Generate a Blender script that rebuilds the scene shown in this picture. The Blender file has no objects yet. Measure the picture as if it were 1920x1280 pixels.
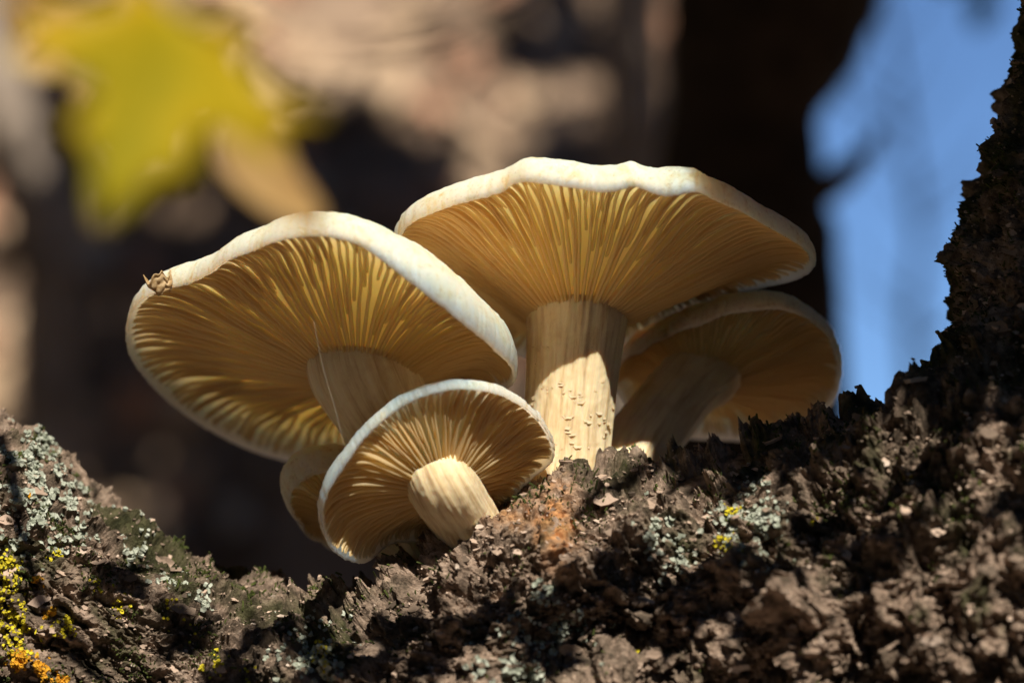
import bpy, math, random
import numpy as np
from mathutils import Vector, Matrix

random.seed(7)
rng = np.random.default_rng(7)
scene = bpy.context.scene
COL = scene.collection

# ------------------------------------------------------------------ camera
S = 0.00015                    # metres per design unit (a unit is one photo pixel in the focal plane)
DIST = 5333.0                  # camera distance in units (0.8 m)
PITCH = math.radians(10)
FWD = np.array([0, math.cos(PITCH), math.sin(PITCH)])
UP = np.array([0, -math.sin(PITCH), math.cos(PITCH)])
RIGHT = np.array([1.0, 0, 0])
ORG = np.array([0, 0, 1.4])

cam = bpy.data.cameras.new('camera')
cam_o = bpy.data.objects.new('camera', cam)
COL.objects.link(cam_o)
cam.lens = 100
cam.sensor_width = 36
cam.clip_start = 0.01
cam.clip_end = 5000
cp = ORG - FWD * DIST * S
cam_o.location = cp
cam_o.rotation_euler = (math.pi / 2 + PITCH, 0, 0)
cam.dof.use_dof = True
cam.dof.focus_distance = (DIST - 60) * S
cam.dof.aperture_fstop = 6.0
scene.camera = cam_o

# ------------------------------------------------------------------ light
SUNC = np.array([78.0, 392.0, 280.0])                 # towards the sun, in (right, up, towards camera)
SUNW = SUNC[0] * RIGHT + SUNC[1] * UP - SUNC[2] * FWD
SUNW /= np.linalg.norm(SUNW)
world = bpy.data.worlds.new('World')
scene.world = world
world.use_nodes = True
wn = world.node_tree
sky = wn.nodes.new('ShaderNodeTexSky')
sky.sky_type = 'NISHITA'
sky.sun_disc = False
sky.sun_elevation = math.asin(SUNW[2])
sky.sun_rotation = math.atan2(SUNW[0], SUNW[1])
sky.air_density = 0.8
sky.dust_density = 0.0
sky.ozone_density = 8.0
wn.links.new(sky.outputs[0], wn.nodes['Background'].inputs[0])
wn.nodes['Background'].inputs[1].default_value = 0.09
sun = bpy.data.lights.new('sun', 'SUN')
sun.energy = 5.0
sun.angle = math.radians(0.53)
sun.color = (1.0, 0.91, 0.77)
sun_o = bpy.data.objects.new('sun', sun)
COL.objects.link(sun_o)
sun_o.location = (1, -2, 4)
sun_o.rotation_euler = Vector(SUNW).to_track_quat('Z', 'Y').to_euler()
vs = scene.view_settings
vs.view_transform = 'Standard'
vs.look = 'None'
vs.exposure = 0.42
vs.gamma = 1
vs.use_curve_mapping = False
scene.cycles.use_denoising = True
scene.cycles.max_bounces = 10
scene.cycles.transparent_max_bounces = 16

# ------------------------------------------------------------------ helpers
def c2w(P):
    P = np.asarray(P, float)
    return ORG + S * (P[..., 0:1] * RIGHT + P[..., 1:2] * UP - P[..., 2:3] * FWD)

def at(px, py, z=0.0):
    k = (DIST - z) / DIST
    return np.array([(px - 960) * k, (640 - py) * k, z])

def atw(px, py, metres):
    """world point seen at a photo pixel, at this distance along the view axis"""
    z = DIST - metres / S
    return c2w(at(px, py, z))

def unit(v):
    v = np.asarray(v, float)
    return v / np.linalg.norm(v)

def hash3(ix, iy, iz, seed):
    h = (ix.astype(np.uint32) * np.uint32(374761393) + iy.astype(np.uint32) * np.uint32(668265263)
         + iz.astype(np.uint32) * np.uint32(2147483647 - 3266489) + np.uint32((seed * 974634777 + 1013904223) & 0xffffffff))
    h = (h ^ (h >> np.uint32(13))) * np.uint32(1274126177)
    h = (h ^ (h >> np.uint32(16))) * np.uint32(2246822519)
    return ((h ^ (h >> np.uint32(15))) & np.uint32(0xffffff)).astype(np.float64) / 16777216.0

def vnoise(P, seed=0):
    f = np.floor(P)
    t = P - f
    t = t * t * t * (t * (t * 6 - 15) + 10)
    i = f.astype(np.int64)
    r = 0
    for dx in (0, 1):
        wx = t[:, 0] if dx else 1 - t[:, 0]
        for dy in (0, 1):
            wy = t[:, 1] if dy else 1 - t[:, 1]
            for dz in (0, 1):
                wz = t[:, 2] if dz else 1 - t[:, 2]
                r = r + wx * wy * wz * hash3(i[:, 0] + dx, i[:, 1] + dy, i[:, 2] + dz, seed)
    return r * 2 - 1

def fbm(P, octs, seed=0, gain=0.5):
    a, s, r = 1.0, 1.0, 0
    for o in range(octs):
        r = r + a * vnoise(P * s + 17.3 * o, seed + o)
        a *= gain
        s *= 2.03
    return r

def worley(P, seed=0):
    f = np.floor(P)
    i = f.astype(np.int64)
    f1 = np.full(len(P), 9.0)
    f2 = np.full(len(P), 9.0)
    idv = np.zeros(len(P))
    for dx in (-1, 0, 1):
        for dy in (-1, 0, 1):
            for dz in (-1, 0, 1):
                jx, jy, jz = i[:, 0] + dx, i[:, 1] + dy, i[:, 2] + dz
                ax = jx + hash3(jx, jy, jz, seed) - P[:, 0]
                ay = jy + hash3(jx, jy, jz, seed + 1) - P[:, 1]
                az = jz + hash3(jx, jy, jz, seed + 2) - P[:, 2]
                d = np.sqrt(ax * ax + ay * ay + az * az)
                near = d < f1
                f2 = np.where(near, f1, np.minimum(f2, d))
                f1 = np.where(near, d, f1)
                idv = np.where(near, hash3(jx, jy, jz, seed + 3), idv)
    return f1, f2, idv

def mesh_np(name, V, F, smooth=True):
    """F: array of quads (n,4) or triangles (n,3)"""
    V = np.asarray(V, np.float32)
    F = np.asarray(F, np.int32)
    m = bpy.data.meshes.new(name)
    k = F.shape[1]
    m.vertices.add(len(V))
    m.vertices.foreach_set('co', V.ravel())
    m.loops.add(F.size)
    m.loops.foreach_set('vertex_index', F.ravel())
    m.polygons.add(len(F))
    m.polygons.foreach_set('loop_start', np.arange(0, F.size, k, dtype=np.int32))
    m.polygons.foreach_set('use_smooth', np.full(len(F), smooth, bool))
    m.update(calc_edges=True)
    m.validate()
    return m

def tag(o, label=None, cat=None, group=None, kind=None):
    if label: o['label'] = label
    if cat: o['category'] = cat
    if group: o['group'] = group
    if kind: o['kind'] = kind
    return o

def empty(name, loc):
    o = bpy.data.objects.new(name, None)
    o.empty_display_size = 0.01
    o.location = loc
    COL.objects.link(o)
    return o

def obj(name, mesh, mat, parent=None, loc=None):
    o = bpy.data.objects.new(name, mesh)
    for m in (mat if isinstance(mat, (list, tuple)) else [mat]):
        mesh.materials.append(m)
    if parent is not None:
        o.parent = parent
    if loc is not None:
        o.location = loc
    COL.objects.link(o)
    return o

def catmull(pts, n):
    pts = np.asarray(pts, float)
    P = np.vstack([2 * pts[0] - pts[1], pts, 2 * pts[-1] - pts[-2]])
    t = np.linspace(0, len(pts) - 1 - 1e-6, n)
    i = t.astype(int)
    u = (t - i)[:, None]
    p0, p1, p2, p3 = P[i], P[i + 1], P[i + 2], P[i + 3]
    return 0.5 * (2 * p1 + (p2 - p0) * u + (2 * p0 - 5 * p1 + 4 * p2 - p3) * u ** 2 + (3 * p1 - p0 - 3 * p2 + p3) * u ** 3)

def tube(pts, radii, nlen, nseg, disp=None, cap=True):
    """returns V (units), quads; rings along a smooth path; disp(pos, normal, t, ang) -> offset"""
    C = catmull(np.column_stack([np.asarray(pts, float), np.asarray(radii, float)]), nlen)
    c, r = C[:, :3], C[:, 3]
    T = np.gradient(c, axis=0)
    T /= np.linalg.norm(T, axis=1)[:, None]
    a = unit(np.cross(T[0], [0.13, 0.2, 1.0]))
    A = []
    for k in range(nlen):
        a = a - T[k] * a.dot(T[k])
        a = a / np.linalg.norm(a)
        A.append(a)
    A = np.array(A)
    B = np.cross(T, A)
    ang = np.linspace(0, 2 * np.pi, nseg, endpoint=False)
    N = A[:, None, :] * np.cos(ang)[None, :, None] + B[:, None, :] * np.sin(ang)[None, :, None]
    V = c[:, None, :] + N * r[:, None, None]
    if disp is not None:
        t = np.repeat(np.linspace(0, 1, nlen), nseg)
        d = disp(V.reshape(-1, 3), t, np.tile(ang, nlen))
        V = V + N * d.reshape(nlen, nseg, 1)
    V = V.reshape(-1, 3)
    i = np.arange(nlen - 1)[:, None] * nseg
    j = np.arange(nseg)[None, :]
    j2 = (j + 1) % nseg
    F = np.stack([i + j, i + j2, i + nseg + j2, i + nseg + j], -1).reshape(-1, 4)
    if cap:
        n0 = len(V)
        V = np.vstack([V, c[0], c[-1]])
        b = np.arange(nseg)
        b2 = (b + 1) % nseg
        e = (nlen - 1) * nseg
        F = np.vstack([F, np.column_stack([b2, b, np.full(nseg, n0), np.full(nseg, n0)]),
                       np.column_stack([e + b, e + b2, np.full(nseg, n0 + 1), np.full(nseg, n0 + 1)])])
    return V, F

def quads_to_mesh(name, V, F, smooth=True):
    """quads where a repeated last index means a triangle"""
    F = np.asarray(F)
    tri = F[:, 2] == F[:, 3]
    if tri.any():
        q = F[~tri]
        T = np.vstack([q[:, [0, 1, 2]], q[:, [0, 2, 3]], F[tri][:, :3]])
        return mesh_np(name, V, T, smooth)
    return mesh_np(name, V, F, smooth)

# ------------------------------------------------------------------ materials
def new_mat(name):
    m = bpy.data.materials.new(name)
    m.use_nodes = True
    nt = m.node_tree
    return m, nt, nt.nodes['Principled BSDF']

def noise(nt, scale, detail=4, rough=0.55, vec=None, dist=0.0):
    n = nt.nodes.new('ShaderNodeTexNoise')
    n.inputs['Scale'].default_value = scale
    n.inputs['Detail'].default_value = detail
    n.inputs['Roughness'].default_value = rough
    n.inputs['Distortion'].default_value = dist
    if vec is None:
        tc = nt.nodes.new('ShaderNodeTexCoord')
        vec = tc.outputs['Object']
    nt.links.new(vec, n.inputs['Vector'])
    return n.outputs['Fac']

def ramp(nt, fac, stops):
    r = nt.nodes.new('ShaderNodeValToRGB')
    el = r.color_ramp.elements
    while len(el) < len(stops):
        el.new(0.5)
    for e, (p, c) in zip(el, stops):
        e.position = p
        e.color = (*c, 1) if len(c) == 3 else c
    nt.links.new(fac, r.inputs[0])
    return r.outputs[0]

def mix(nt, fac, a, b, mode='MIX'):
    n = nt.nodes.new('ShaderNodeMix')
    n.data_type = 'RGBA'
    n.blend_type = mode
    for sock, v in ((n.inputs['Factor'], fac), (n.inputs['A'], a), (n.inputs['B'], b)):
        if isinstance(v, (int, float)):
            sock.default_value = v
        elif isinstance(v, tuple):
            sock.default_value = (*v, 1)
        else:
            nt.links.new(v, sock)
    return n.outputs['Result']

def bump(nt, fac, strength, dist, bsdf):
    b = nt.nodes.new('ShaderNodeBump')
    b.inputs['Strength'].default_value = strength
    b.inputs['Distance'].default_value = dist
    nt.links.new(fac, b.inputs['Height'])
    nt.links.new(b.outputs[0], bsdf.inputs['Normal'])

def attr(nt, name):
    a = nt.nodes.new('ShaderNodeAttribute')
    a.attribute_name = name
    return a

def sss(b, weight, scale, radius=(1.0, 0.55, 0.18)):
    b.inputs['Subsurface Weight'].default_value = weight
    b.inputs['Subsurface Radius'].default_value = radius
    b.inputs['Subsurface Scale'].default_value = scale

def mat_cap_top():
    m, nt, b = new_mat('cap_skin')
    a = noise(nt, 190, 6, 0.65, dist=0.6)
    c = ramp(nt, a, [(0.40, (0.92, 0.79, 0.55)), (0.54, (0.90, 0.74, 0.49)), (0.64, (0.76, 0.54, 0.30)), (0.74, (0.60, 0.36, 0.16))])
    f = noise(nt, 900, 4, 0.6)
    c2 = mix(nt, ramp(nt, f, [(0.57, (0, 0, 0)), (0.72, (0.6, 0.6, 0.6))]), c, (0.52, 0.31, 0.14))
    nt.links.new(c2, b.inputs['Base Color'])
    b.inputs['Roughness'].default_value = 0.6
    b.inputs['Specular IOR Level'].default_value = 0.3
    sss(b, 1.0, 0.075, (1.0, 0.58, 0.36))
    bump(nt, noise(nt, 700, 5, 0.6), 0.5, 0.0006, b)
    return m

def mat_flesh():
    m, nt, b = new_mat('cap_flesh')
    b.inputs['Base Color'].default_value = (0.94, 0.79, 0.54, 1)
    b.inputs['Roughness'].default_value = 0.6
    sss(b, 1.0, 0.075, (1.0, 0.58, 0.36))
    return m

def mat_gill():
    m, nt, b = new_mat('gill_flesh')
    nt.nodes.remove(b)
    out = nt.nodes['Material Output']
    d = nt.nodes.new('ShaderNodeBsdfDiffuse')
    t = nt.nodes.new('ShaderNodeBsdfTranslucent')
    g = nt.nodes.new('ShaderNodeBsdfGlossy')
    a = noise(nt, 150, 3)
    c = ramp(nt, a, [(0.3, (0.95, 0.83, 0.54)), (0.7, (0.93, 0.79, 0.48))])
    nt.links.new(c, d.inputs[0])
    nt.links.new(c, t.inputs[0])
    g.inputs['Roughness'].default_value = 0.45
    m1 = nt.nodes.new('ShaderNodeMixShader')
    m1.inputs[0].default_value = 0.6
    nt.links.new(d.outputs[0], m1.inputs[1])
    nt.links.new(t.outputs[0], m1.inputs[2])
    m2 = nt.nodes.new('ShaderNodeMixShader')
    m2.inputs[0].default_value = 0.03
    nt.links.new(m1.outputs[0], m2.inputs[1])
    nt.links.new(g.outputs[0], m2.inputs[2])
    tr = nt.nodes.new('ShaderNodeBsdfTransparent')           # thin watery blades pass light straight on
    tr.inputs[0].default_value = (1.0, 0.88, 0.62, 1)
    m3 = nt.nodes.new('ShaderNodeMixShader')
    m3.inputs[0].default_value = 0.30
    nt.links.new(m2.outputs[0], m3.inputs[1])
    nt.links.new(tr.outputs[0], m3.inputs[2])
    nt.links.new(m3.outputs[0], out.inputs[0])
    return m

def mat_stem():
    m, nt, b = new_mat('stem_skin')
    fv = attr(nt, 'fibre').outputs['Vector']
    a = noise(nt, 520, 6, 0.65, fv, 0.3)
    st = noise(nt, 110, 4, 0.6)
    c = ramp(nt, a, [(0.36, (0.87, 0.76, 0.52)), (0.52, (0.80, 0.66, 0.42)), (0.66, (0.62, 0.45, 0.25)), (0.78, (0.42, 0.28, 0.14))])
    c = mix(nt, ramp(nt, st, [(0.50, (0, 0, 0)), (0.70, (0.55, 0.55, 0.55))]), c, (0.62, 0.44, 0.22))
    nt.links.new(c, b.inputs['Base Color'])
    b.inputs['Roughness'].default_value = 0.6
    b.inputs['Specular IOR Level'].default_value = 0.3
    sss(b, 0.8, 0.0022, (1.0, 0.7, 0.4))
    bump(nt, a, 0.4, 0.0008, b)
    return m

def mat_bark():
    m, nt, b = new_mat('bark')
    big = noise(nt, 55, 5, 0.6, dist=0.5)
    mid = noise(nt, 260, 5, 0.6)
    fine = noise(nt, 1500, 4, 0.7)
    c = ramp(nt, mid, [(0.26, (0.07, 0.055, 0.042)), (0.40, (0.22, 0.165, 0.125)), (0.52, (0.42, 0.315, 0.245)), (0.66, (0.62, 0.485, 0.39)), (0.80, (0.66, 0.60, 0.54))])
    c = mix(nt, ramp(nt, big, [(0.44, (0, 0, 0)), (0.62, (0.75, 0.75, 0.75))]), c, ramp(nt, mid, [(0.35, (0.040, 0.034, 0.024)), (0.7, (0.24, 0.19, 0.14))]))
    c = mix(nt, 0.55, c, ramp(nt, fine, [(0.3, (0.45, 0.42, 0.40)), (0.7, (1.25, 1.2, 1.15))]), 'MULTIPLY')
    w = attr(nt, 'wood')
    c = mix(nt, w.outputs['Fac'], c, ramp(nt, mid, [(0.3, (0.42, 0.15, 0.045)), (0.6, (0.80, 0.44, 0.20))]))
    g = attr(nt, 'dark_green')
    c = mix(nt, g.outputs['Fac'], c, ramp(nt, mid, [(0.3, (0.022, 0.026, 0.010)), (0.7, (0.085, 0.095, 0.032))]))
    nt.links.new(c, b.inputs['Base Color'])
    b.inputs['Roughness'].default_value = 0.9
    b.inputs['Specular IOR Level'].default_value = 0.2
    bump(nt, noise(nt, 800, 6, 0.75, dist=0.8), 1.0, 0.0014, b)
    return m

def mat_vary(name, stops, scale, rough=0.85, transl=0.0, detail=4):
    m, nt, b = new_mat(name)
    c = ramp(nt, noise(nt, scale, detail, 0.6), stops)
    nt.links.new(c, b.inputs['Base Color'])
    b.inputs['Roughness'].default_value = rough
    b.inputs['Specular IOR Level'].default_value = 0.25
    if transl:
        out = nt.nodes['Material Output']
        t = nt.nodes.new('ShaderNodeBsdfTranslucent')
        nt.links.new(c, t.inputs[0])
        mx = nt.nodes.new('ShaderNodeMixShader')
        mx.inputs[0].default_value = transl
        nt.links.new(b.outputs[0], mx.inputs[1])
        nt.links.new(t.outputs[0], mx.inputs[2])
        nt.links.new(mx.outputs[0], out.inputs[0])
    return m

M_TOP, M_FLESH, M_GILL, M_STEM, M_BARK = mat_cap_top(), mat_flesh(), mat_gill(), mat_stem(), mat_bark()
M_SCALE = mat_vary('stem_scale', [(0.3, (0.86, 0.76, 0.55)), (0.7, (0.78, 0.62, 0.38))], 300, 0.7, 0.3)
def mat_chip():
    m, nt, b = new_mat('bark_chip')
    t = attr(nt, 'tone')
    c = ramp(nt, t.outputs['Fac'], [(0.0, (0.05, 0.04, 0.03)), (0.3, (0.17, 0.13, 0.10)), (0.55, (0.36, 0.27, 0.21)), (0.8, (0.56, 0.43, 0.345)), (1.0, (0.62, 0.54, 0.47))])
    c = mix(nt, 0.5, c, ramp(nt, noise(nt, 1300, 4, 0.7), [(0.3, (0.5, 0.48, 0.46)), (0.7, (1.2, 1.15, 1.1))]), 'MULTIPLY')
    nt.links.new(c, b.inputs['Base Color'])
    b.inputs['Roughness'].default_value = 0.85
    b.inputs['Specular IOR Level'].default_value = 0.25
    return m
M_CHIP = mat_chip()
M_LICHEN = mat_vary('grey_lichen', [(0.35, (0.25, 0.28, 0.22)), (0.65, (0.46, 0.49, 0.42))], 400)
M_YELLOW = mat_vary('yellow_lichen', [(0.35, (0.42, 0.36, 0.02)), (0.6, (0.66, 0.56, 0.03))], 250)
M_ORANGE = mat_vary('orange_lichen', [(0.35, (0.55, 0.25, 0.015)), (0.65, (0.70, 0.38, 0.03))], 250)
M_MOSS = mat_vary('moss', [(0.35, (0.025, 0.035, 0.008)), (0.65, (0.08, 0.10, 0.02))], 300)
M_YLEAF = mat_vary('yellow_leaf', [(0.34, (0.80, 0.62, 0.16)), (0.45, (0.70, 0.47, 0.012)), (0.55, (0.62, 0.48, 0.010)), (0.68, (0.40, 0.36, 0.012))], 38, 0.5, 0.45)
M_BLEAF = mat_vary('brown_leaf', [(0.35, (0.34, 0.19, 0.06)), (0.65, (0.62, 0.42, 0.18))], 60, 0.7, 0.3)
M_GLEAF = mat_vary('green_leaf', [(0.35, (0.04, 0.075, 0.012)), (0.65, (0.075, 0.11, 0.018))], 40, 0.5, 0.12)
M_CURL = mat_vary('dry_leaf', [(0.35, (0.42, 0.26, 0.10)), (0.65, (0.78, 0.62, 0.38))], 500, 0.7, 0.4)
M_TWIG = mat_vary('twig_bark', [(0.3, (0.07, 0.05, 0.03)), (0.7, (0.16, 0.12, 0.08))], 150)
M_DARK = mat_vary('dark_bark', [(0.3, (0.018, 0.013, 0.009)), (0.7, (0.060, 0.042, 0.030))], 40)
M_GREYB = mat_vary('pale_bark', [(0.35, (0.20, 0.16, 0.13)), (0.65, (0.40, 0.33, 0.27))], 14)
M_GROUND = mat_vary('leaf_mould', [(0.3, (0.10, 0.070, 0.048)), (0.55, (0.24, 0.165, 0.115)), (0.75, (0.38, 0.28, 0.20))], 6)
M_LITTER = [mat_vary('litter_tan', [(0.3, (0.48, 0.34, 0.22)), (0.7, (0.62, 0.46, 0.32))], 9, 0.7),
            mat_vary('litter_rust', [(0.3, (0.40, 0.21, 0.13)), (0.7, (0.52, 0.30, 0.20))], 9, 0.7),
            mat_vary('litter_dark', [(0.3, (0.09, 0.06, 0.045)), (0.7, (0.20, 0.14, 0.10))], 9, 0.7)]
M_SILK = mat_vary('silk', [(0.3, (0.34, 0.32, 0.26)), (0.7, (0.42, 0.40, 0.34))], 50, 0.4)

# ------------------------------------------------------------------ the forked tree that carries the mushrooms
TREE_BASE = np.array([0.03, 0.06, 0.0])
tree = empty('forked_tree', TREE_BASE)
tag(tree, 'rough barked forked tree trunk the mushrooms grow from, lichen on its left limb', 'tree')

def wl(P, base=TREE_BASE):
    return c2w(P) - base

def build_fork():
    parts = [
        # left limb: axis offset from the ridge seen in the photograph
        ([at(-900, 420, -160), at(-420, 730, -160), at(-130, 985, -150), at(150, 1190, -140), at(430, 1360, -100), at(800, 1500, -50)],
         [235, 245, 258, 262, 275, 300]),
        # saddle from fork to the right limb
        ([at(380, 1430, -60), at(660, 1432, -20), at(860, 1290, 0), at(1070, 1155, -10), at(1300, 1133, 0), at(1560, 1075, 30), at(1800, 1020, 60), at(2050, 960, 60)],
         [290, 312, 305, 308, 312, 330, 350, 350]),
        # right limb
        ([at(1780, 1250, 60), at(2030, 900, 10), at(2105, 640, -10), at(2165, 420, -20), at(2225, 120, -20), at(2290, -250, -10)],
         [330, 335, 330, 320, 312, 300]),
        # trunk under the fork
        ([at(1050, 1420, -30), at(1040, 1800, -30), at(1030, 2200, -30)], [430, 560, 560]),
        # swelling at the front right
        ([at(1500, 1230, 120), at(1800, 1130, 150), at(2050, 1100, 150)], [300, 330, 330]),
    ]
    Vs, Fs, n = [], [], 0
    for p, r in parts:
        V, F = tube(p, r, 40, 48)
        Vs.append(V)
        F = np.where(F >= 0, F + n, F)
        Fs.append(F)
        n += len(V)
    m = quads_to_mesh('fork_raw', np.vstack(Vs) / 100.0, np.vstack(Fs))
    o = bpy.data.objects.new('fork_raw', m)
    COL.objects.link(o)
    def grab(ob):
        ev = ob.evaluated_get(bpy.context.evaluated_depsgraph_get())
        em = ev.to_mesh()
        V = np.empty(len(em.vertices) * 3, np.float32)
        N = np.empty(len(em.vertices) * 3, np.float32)
        F = np.empty(len(em.loops), np.int32)
        em.vertices.foreach_get('co', V)
        em.vertices.foreach_get('normal', N)
        em.loops.foreach_get('vertex_index', F)
        F = F.reshape(-1, 4)
        ev.to_mesh_clear()
        bpy.data.objects.remove(ob)
        return V.reshape(-1, 3).astype(float), N.reshape(-1, 3).astype(float), F
    md = o.modifiers.new('r', 'REMESH')
    md.mode = 'VOXEL'
    md.voxel_size = 0.17
    sm = o.modifiers.new('s', 'SMOOTH')
    sm.factor = 0.5
    sm.iterations = 6
    V, N, F = grab(o)
    # drop the far side and what lies outside the picture (plain limbs carry on there)
    U = V * 100
    keep = (U[:, 2] > -330) & (U[:, 1] > -790) & (U[:, 1] < 800) & (np.abs(U[:, 0]) < 1120) & (N[:, 2] > -0.8)
    F = F[keep[F].all(1)]
    used = np.unique(F)
    remap = np.full(len(V), -1)
    remap[used] = np.arange(len(used))
    o = bpy.data.objects.new('fork_raw', mesh_np('fork_raw', V[used], remap[F]))
    COL.objects.link(o)
    o.modifiers.new('u', 'SUBSURF').levels = 2
    V, N, F = grab(o)
    return V * 100, N, F

BV, BN, BF = build_fork()


def bark_disp(V, N):
    # flaking layers, cracks and crumbs; on the left limb they run along the limb
    x = V[:, 0] + 960
    left = np.clip((700 - x) / 260, 0, 1)
    left = left * left * (3 - 2 * left)
    warp = np.column_stack([fbm(V / 55, 3, 5), fbm(V / 55, 3, 9), fbm(V / 55, 3, 13)])
    W = V + warp * 16
    lx = W[:, 0] * 0.84 - W[:, 1] * 0.54
    ly = W[:, 0] * 0.54 + W[:, 1] * 0.84
    PL = np.column_stack([lx / 120, ly / 42, W[:, 2] / 42])
    PR = np.column_stack([W[:, 0] / 58, W[:, 1] / 95, W[:, 2] / 58])
    def layers(P, seed, steps, w):
        h = fbm(P, 4, seed, 0.55) * steps
        f = np.floor(h)
        t = np.clip((h - f) / w, 0, 1)
        return f + t * t * (3 - 2 * t)
    def cracks(P, seed, w):
        return -np.exp(-(fbm(P, 3, seed, 0.5) / w) ** 2)
    q = np.column_stack([W[:, 0], W[:, 1] * 0.75, W[:, 2]])
    g1, g2, gid = worley(q / 15 + warp * 0.4, 21)
    crumb = (np.clip((g2 - g1) / 0.4, 0, 1) ** 0.7 - 0.7) * 5 + (gid - 0.5) * 8
    fine = fbm(V / 8, 3, 41) * 2.4
    big = fbm(V / 230, 3, 31) * 24
    lump = fbm(V / 80, 2, 37)
    rough = np.clip(fbm(V / 120, 2, 43) * 0.9 + 0.85, 0.35, 1.5)
    D = V + warp * 26
    furrow = 0.55 - np.abs(fbm(np.column_stack([D[:, 0] / 62 + D[:, 1] / 260, D[:, 1] / 190, D[:, 2] / 62]), 3, 83, 0.45)) * 1.6
    furrow_l = 0.5 - np.abs(fbm(np.column_stack([lx / 260, ly / 48, W[:, 2] / 48]), 3, 87, 0.45)) * 1.6
    ledge = layers(np.column_stack([W[:, 0] / 130, W[:, 1] / 75, W[:, 2] / 130]), 59, 2.4, 0.30)
    d_r = ledge * 17 + (layers(PR, 61, 3.4, 0.22) * 11 + layers(q / 32, 63, 2.6, 0.22) * 6.0 + cracks(PR * 0.8, 65, 0.09) * 30 + crumb * 0.9) * rough + furrow * 30 + big * 1.2 + lump * 24 + fine
    d_l = layers(PL, 67, 2.8, 0.22) * 8.0 + layers(q / 26, 69, 2.0, 0.3) * 4.0 + cracks(PL * 0.75, 71, 0.08) * 20 + crumb * 0.6 * rough + furrow_l * 20 + big * 0.6 + lump * 10 + fine
    d = d_r * (1 - left) + d_l * left + 2
    limb = np.clip((x - 1640) / 90, 0, 1) * np.clip((V[:, 1] + 120) / 150, 0, 1)
    d = d * (1 - 0.5 * limb)
    # keep the saddle under the mushrooms near its measured height
    calm = np.exp(-(((x - 1000) / 300) ** 2 + ((V[:, 1] + 250) / 130) ** 2))
    d = d - np.median(d)
    return d * (1 - 0.4 * calm)

BD = bark_disp(BV, BN)

BV = BV + BN * BD[:, None]

def settle(V):
    """raise or lower the ridge of the fork to its measured line"""
    px = V[:, 0] * DIST / (DIST - V[:, 2]) + 960
    py = 640 - V[:, 1] * DIST / (DIST - V[:, 2])
    line = np.array([(-200, 640), (0, 755), (100, 815), (180, 890), (300, 985), (420, 1050), (520, 1066), (640, 1072), (700, 1048), (760, 1014), (800, 988), (860, 950), (915, 924), (960, 902), (1030, 882), (1070, 850),
                     (1140, 842), (1200, 826), (1280, 830), (1340, 802), (1450, 772), (1560, 737), (1640, 725), (1680, 716), (1720, 690)])
    edges = np.arange(-180, 1700, 20)
    top = np.array([np.min(py[(px > e - 4) & (px < e + 24)]) for e in edges])
    want = np.interp(edges + 10, line[:, 0], line[:, 1])
    diff = want - top
    diff = np.convolve(np.pad(diff, 2, 'edge'), [0.1, 0.2, 0.4, 0.2, 0.1], 'valid')
    d = np.interp(px, edges + 10, diff)
    w = np.clip(1.15 - (py - np.interp(px, edges + 10, top)) / 380, 0.1, 1) * np.clip((1760 - px) / 100, 0, 1)
    V = V.copy()
    V[:, 1] -= d * w
    return V
BV = settle(BV)
bark_mesh = mesh_np('fork', wl(BV), BF, False)
wood = np.exp(-(((BV[:, 0] + 960 - 1040) / 34) ** 2 + ((640 - BV[:, 1] - 965) / 62) ** 2)) * 1.3 \
     + np.exp(-(((BV[:, 0] + 960 - 960) / 50) ** 2 + ((640 - BV[:, 1] - 950) / 26) ** 2)) * 0.7
wood = np.clip(wood * (0.75 + 0.8 * vnoise(BV / 14, 77)), 0, 1)
xx = BV[:, 0] + 960
dk_green = np.clip(fbm(BV / 110, 4, 61) * 1.4 - 0.15 + 0.25 * np.clip((600 - xx) / 300, 0, 1) + 0.5 * np.clip((xx - 1250) / 400, 0, 1) * np.clip((BV[:, 1] + 330) / 200, 0, 1) - 0.1, 0, 0.85)  # patchy dark green tone, stronger on the left and the upper right
for nm, arr in (('wood', wood), ('dark_green', dk_green)):
    a = bark_mesh.attributes.new(nm, 'FLOAT', 'POINT')
    a.data.foreach_set('value', arr.astype(np.float32))
fork = obj('fork', bark_mesh, M_BARK, tree)

def coarse(name, pts, r, nlen, nseg, amp):
    V, F = tube(pts, r, nlen, nseg, lambda P, t, a: fbm(P / 60, 3, 5) * amp + np.abs(fbm(P / 150, 2, 8)) * amp)
    return obj(name, quads_to_mesh(name, wl(V), F), M_BARK, tree)

coarse('trunk', [at(1030, 1500, -60), at(1030, 2050, -30), at(1020, 4200, -20), at(1040, 7000, 0), (60, -9300, 1500)], [380, 520, 570, 640, 820], 140, 90, 20)
coarse('limb', [at(1850, 1200, 0), at(2060, 900, -30), at(2125, 640, -40), at(2225, 120, -40), at(2330, -1000, 0), at(2600, -3200, -100), at(2700, -6000, -300)], [270, 275, 275, 268, 262, 240, 190], 240, 90, 18)
coarse('limb', [at(700, 1500, -90), at(430, 1380, -130), at(-130, 1000, -180), at(-780, 520, -190), at(-1500, 60, -200), at(-3200, -1500, -300), at(-4600, -4200, -500)], [240, 220, 205, 200, 205, 190, 150], 240, 90, 14)
coarse('limb', [at(640, 1440, -60), at(1070, 1180, -60), at(1560, 1100, -30), at(2050, 980, 0)], [250, 250, 265, 280], 90, 60, 12)

# scatter on the bark
VIS = np.where((BN[:, 2] > -0.15) & (BV[:, 0] > -1060) & (BV[:, 0] < 1060) & (BV[:, 1] > -720) & (BV[:, 1] < 700))[0]

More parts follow.
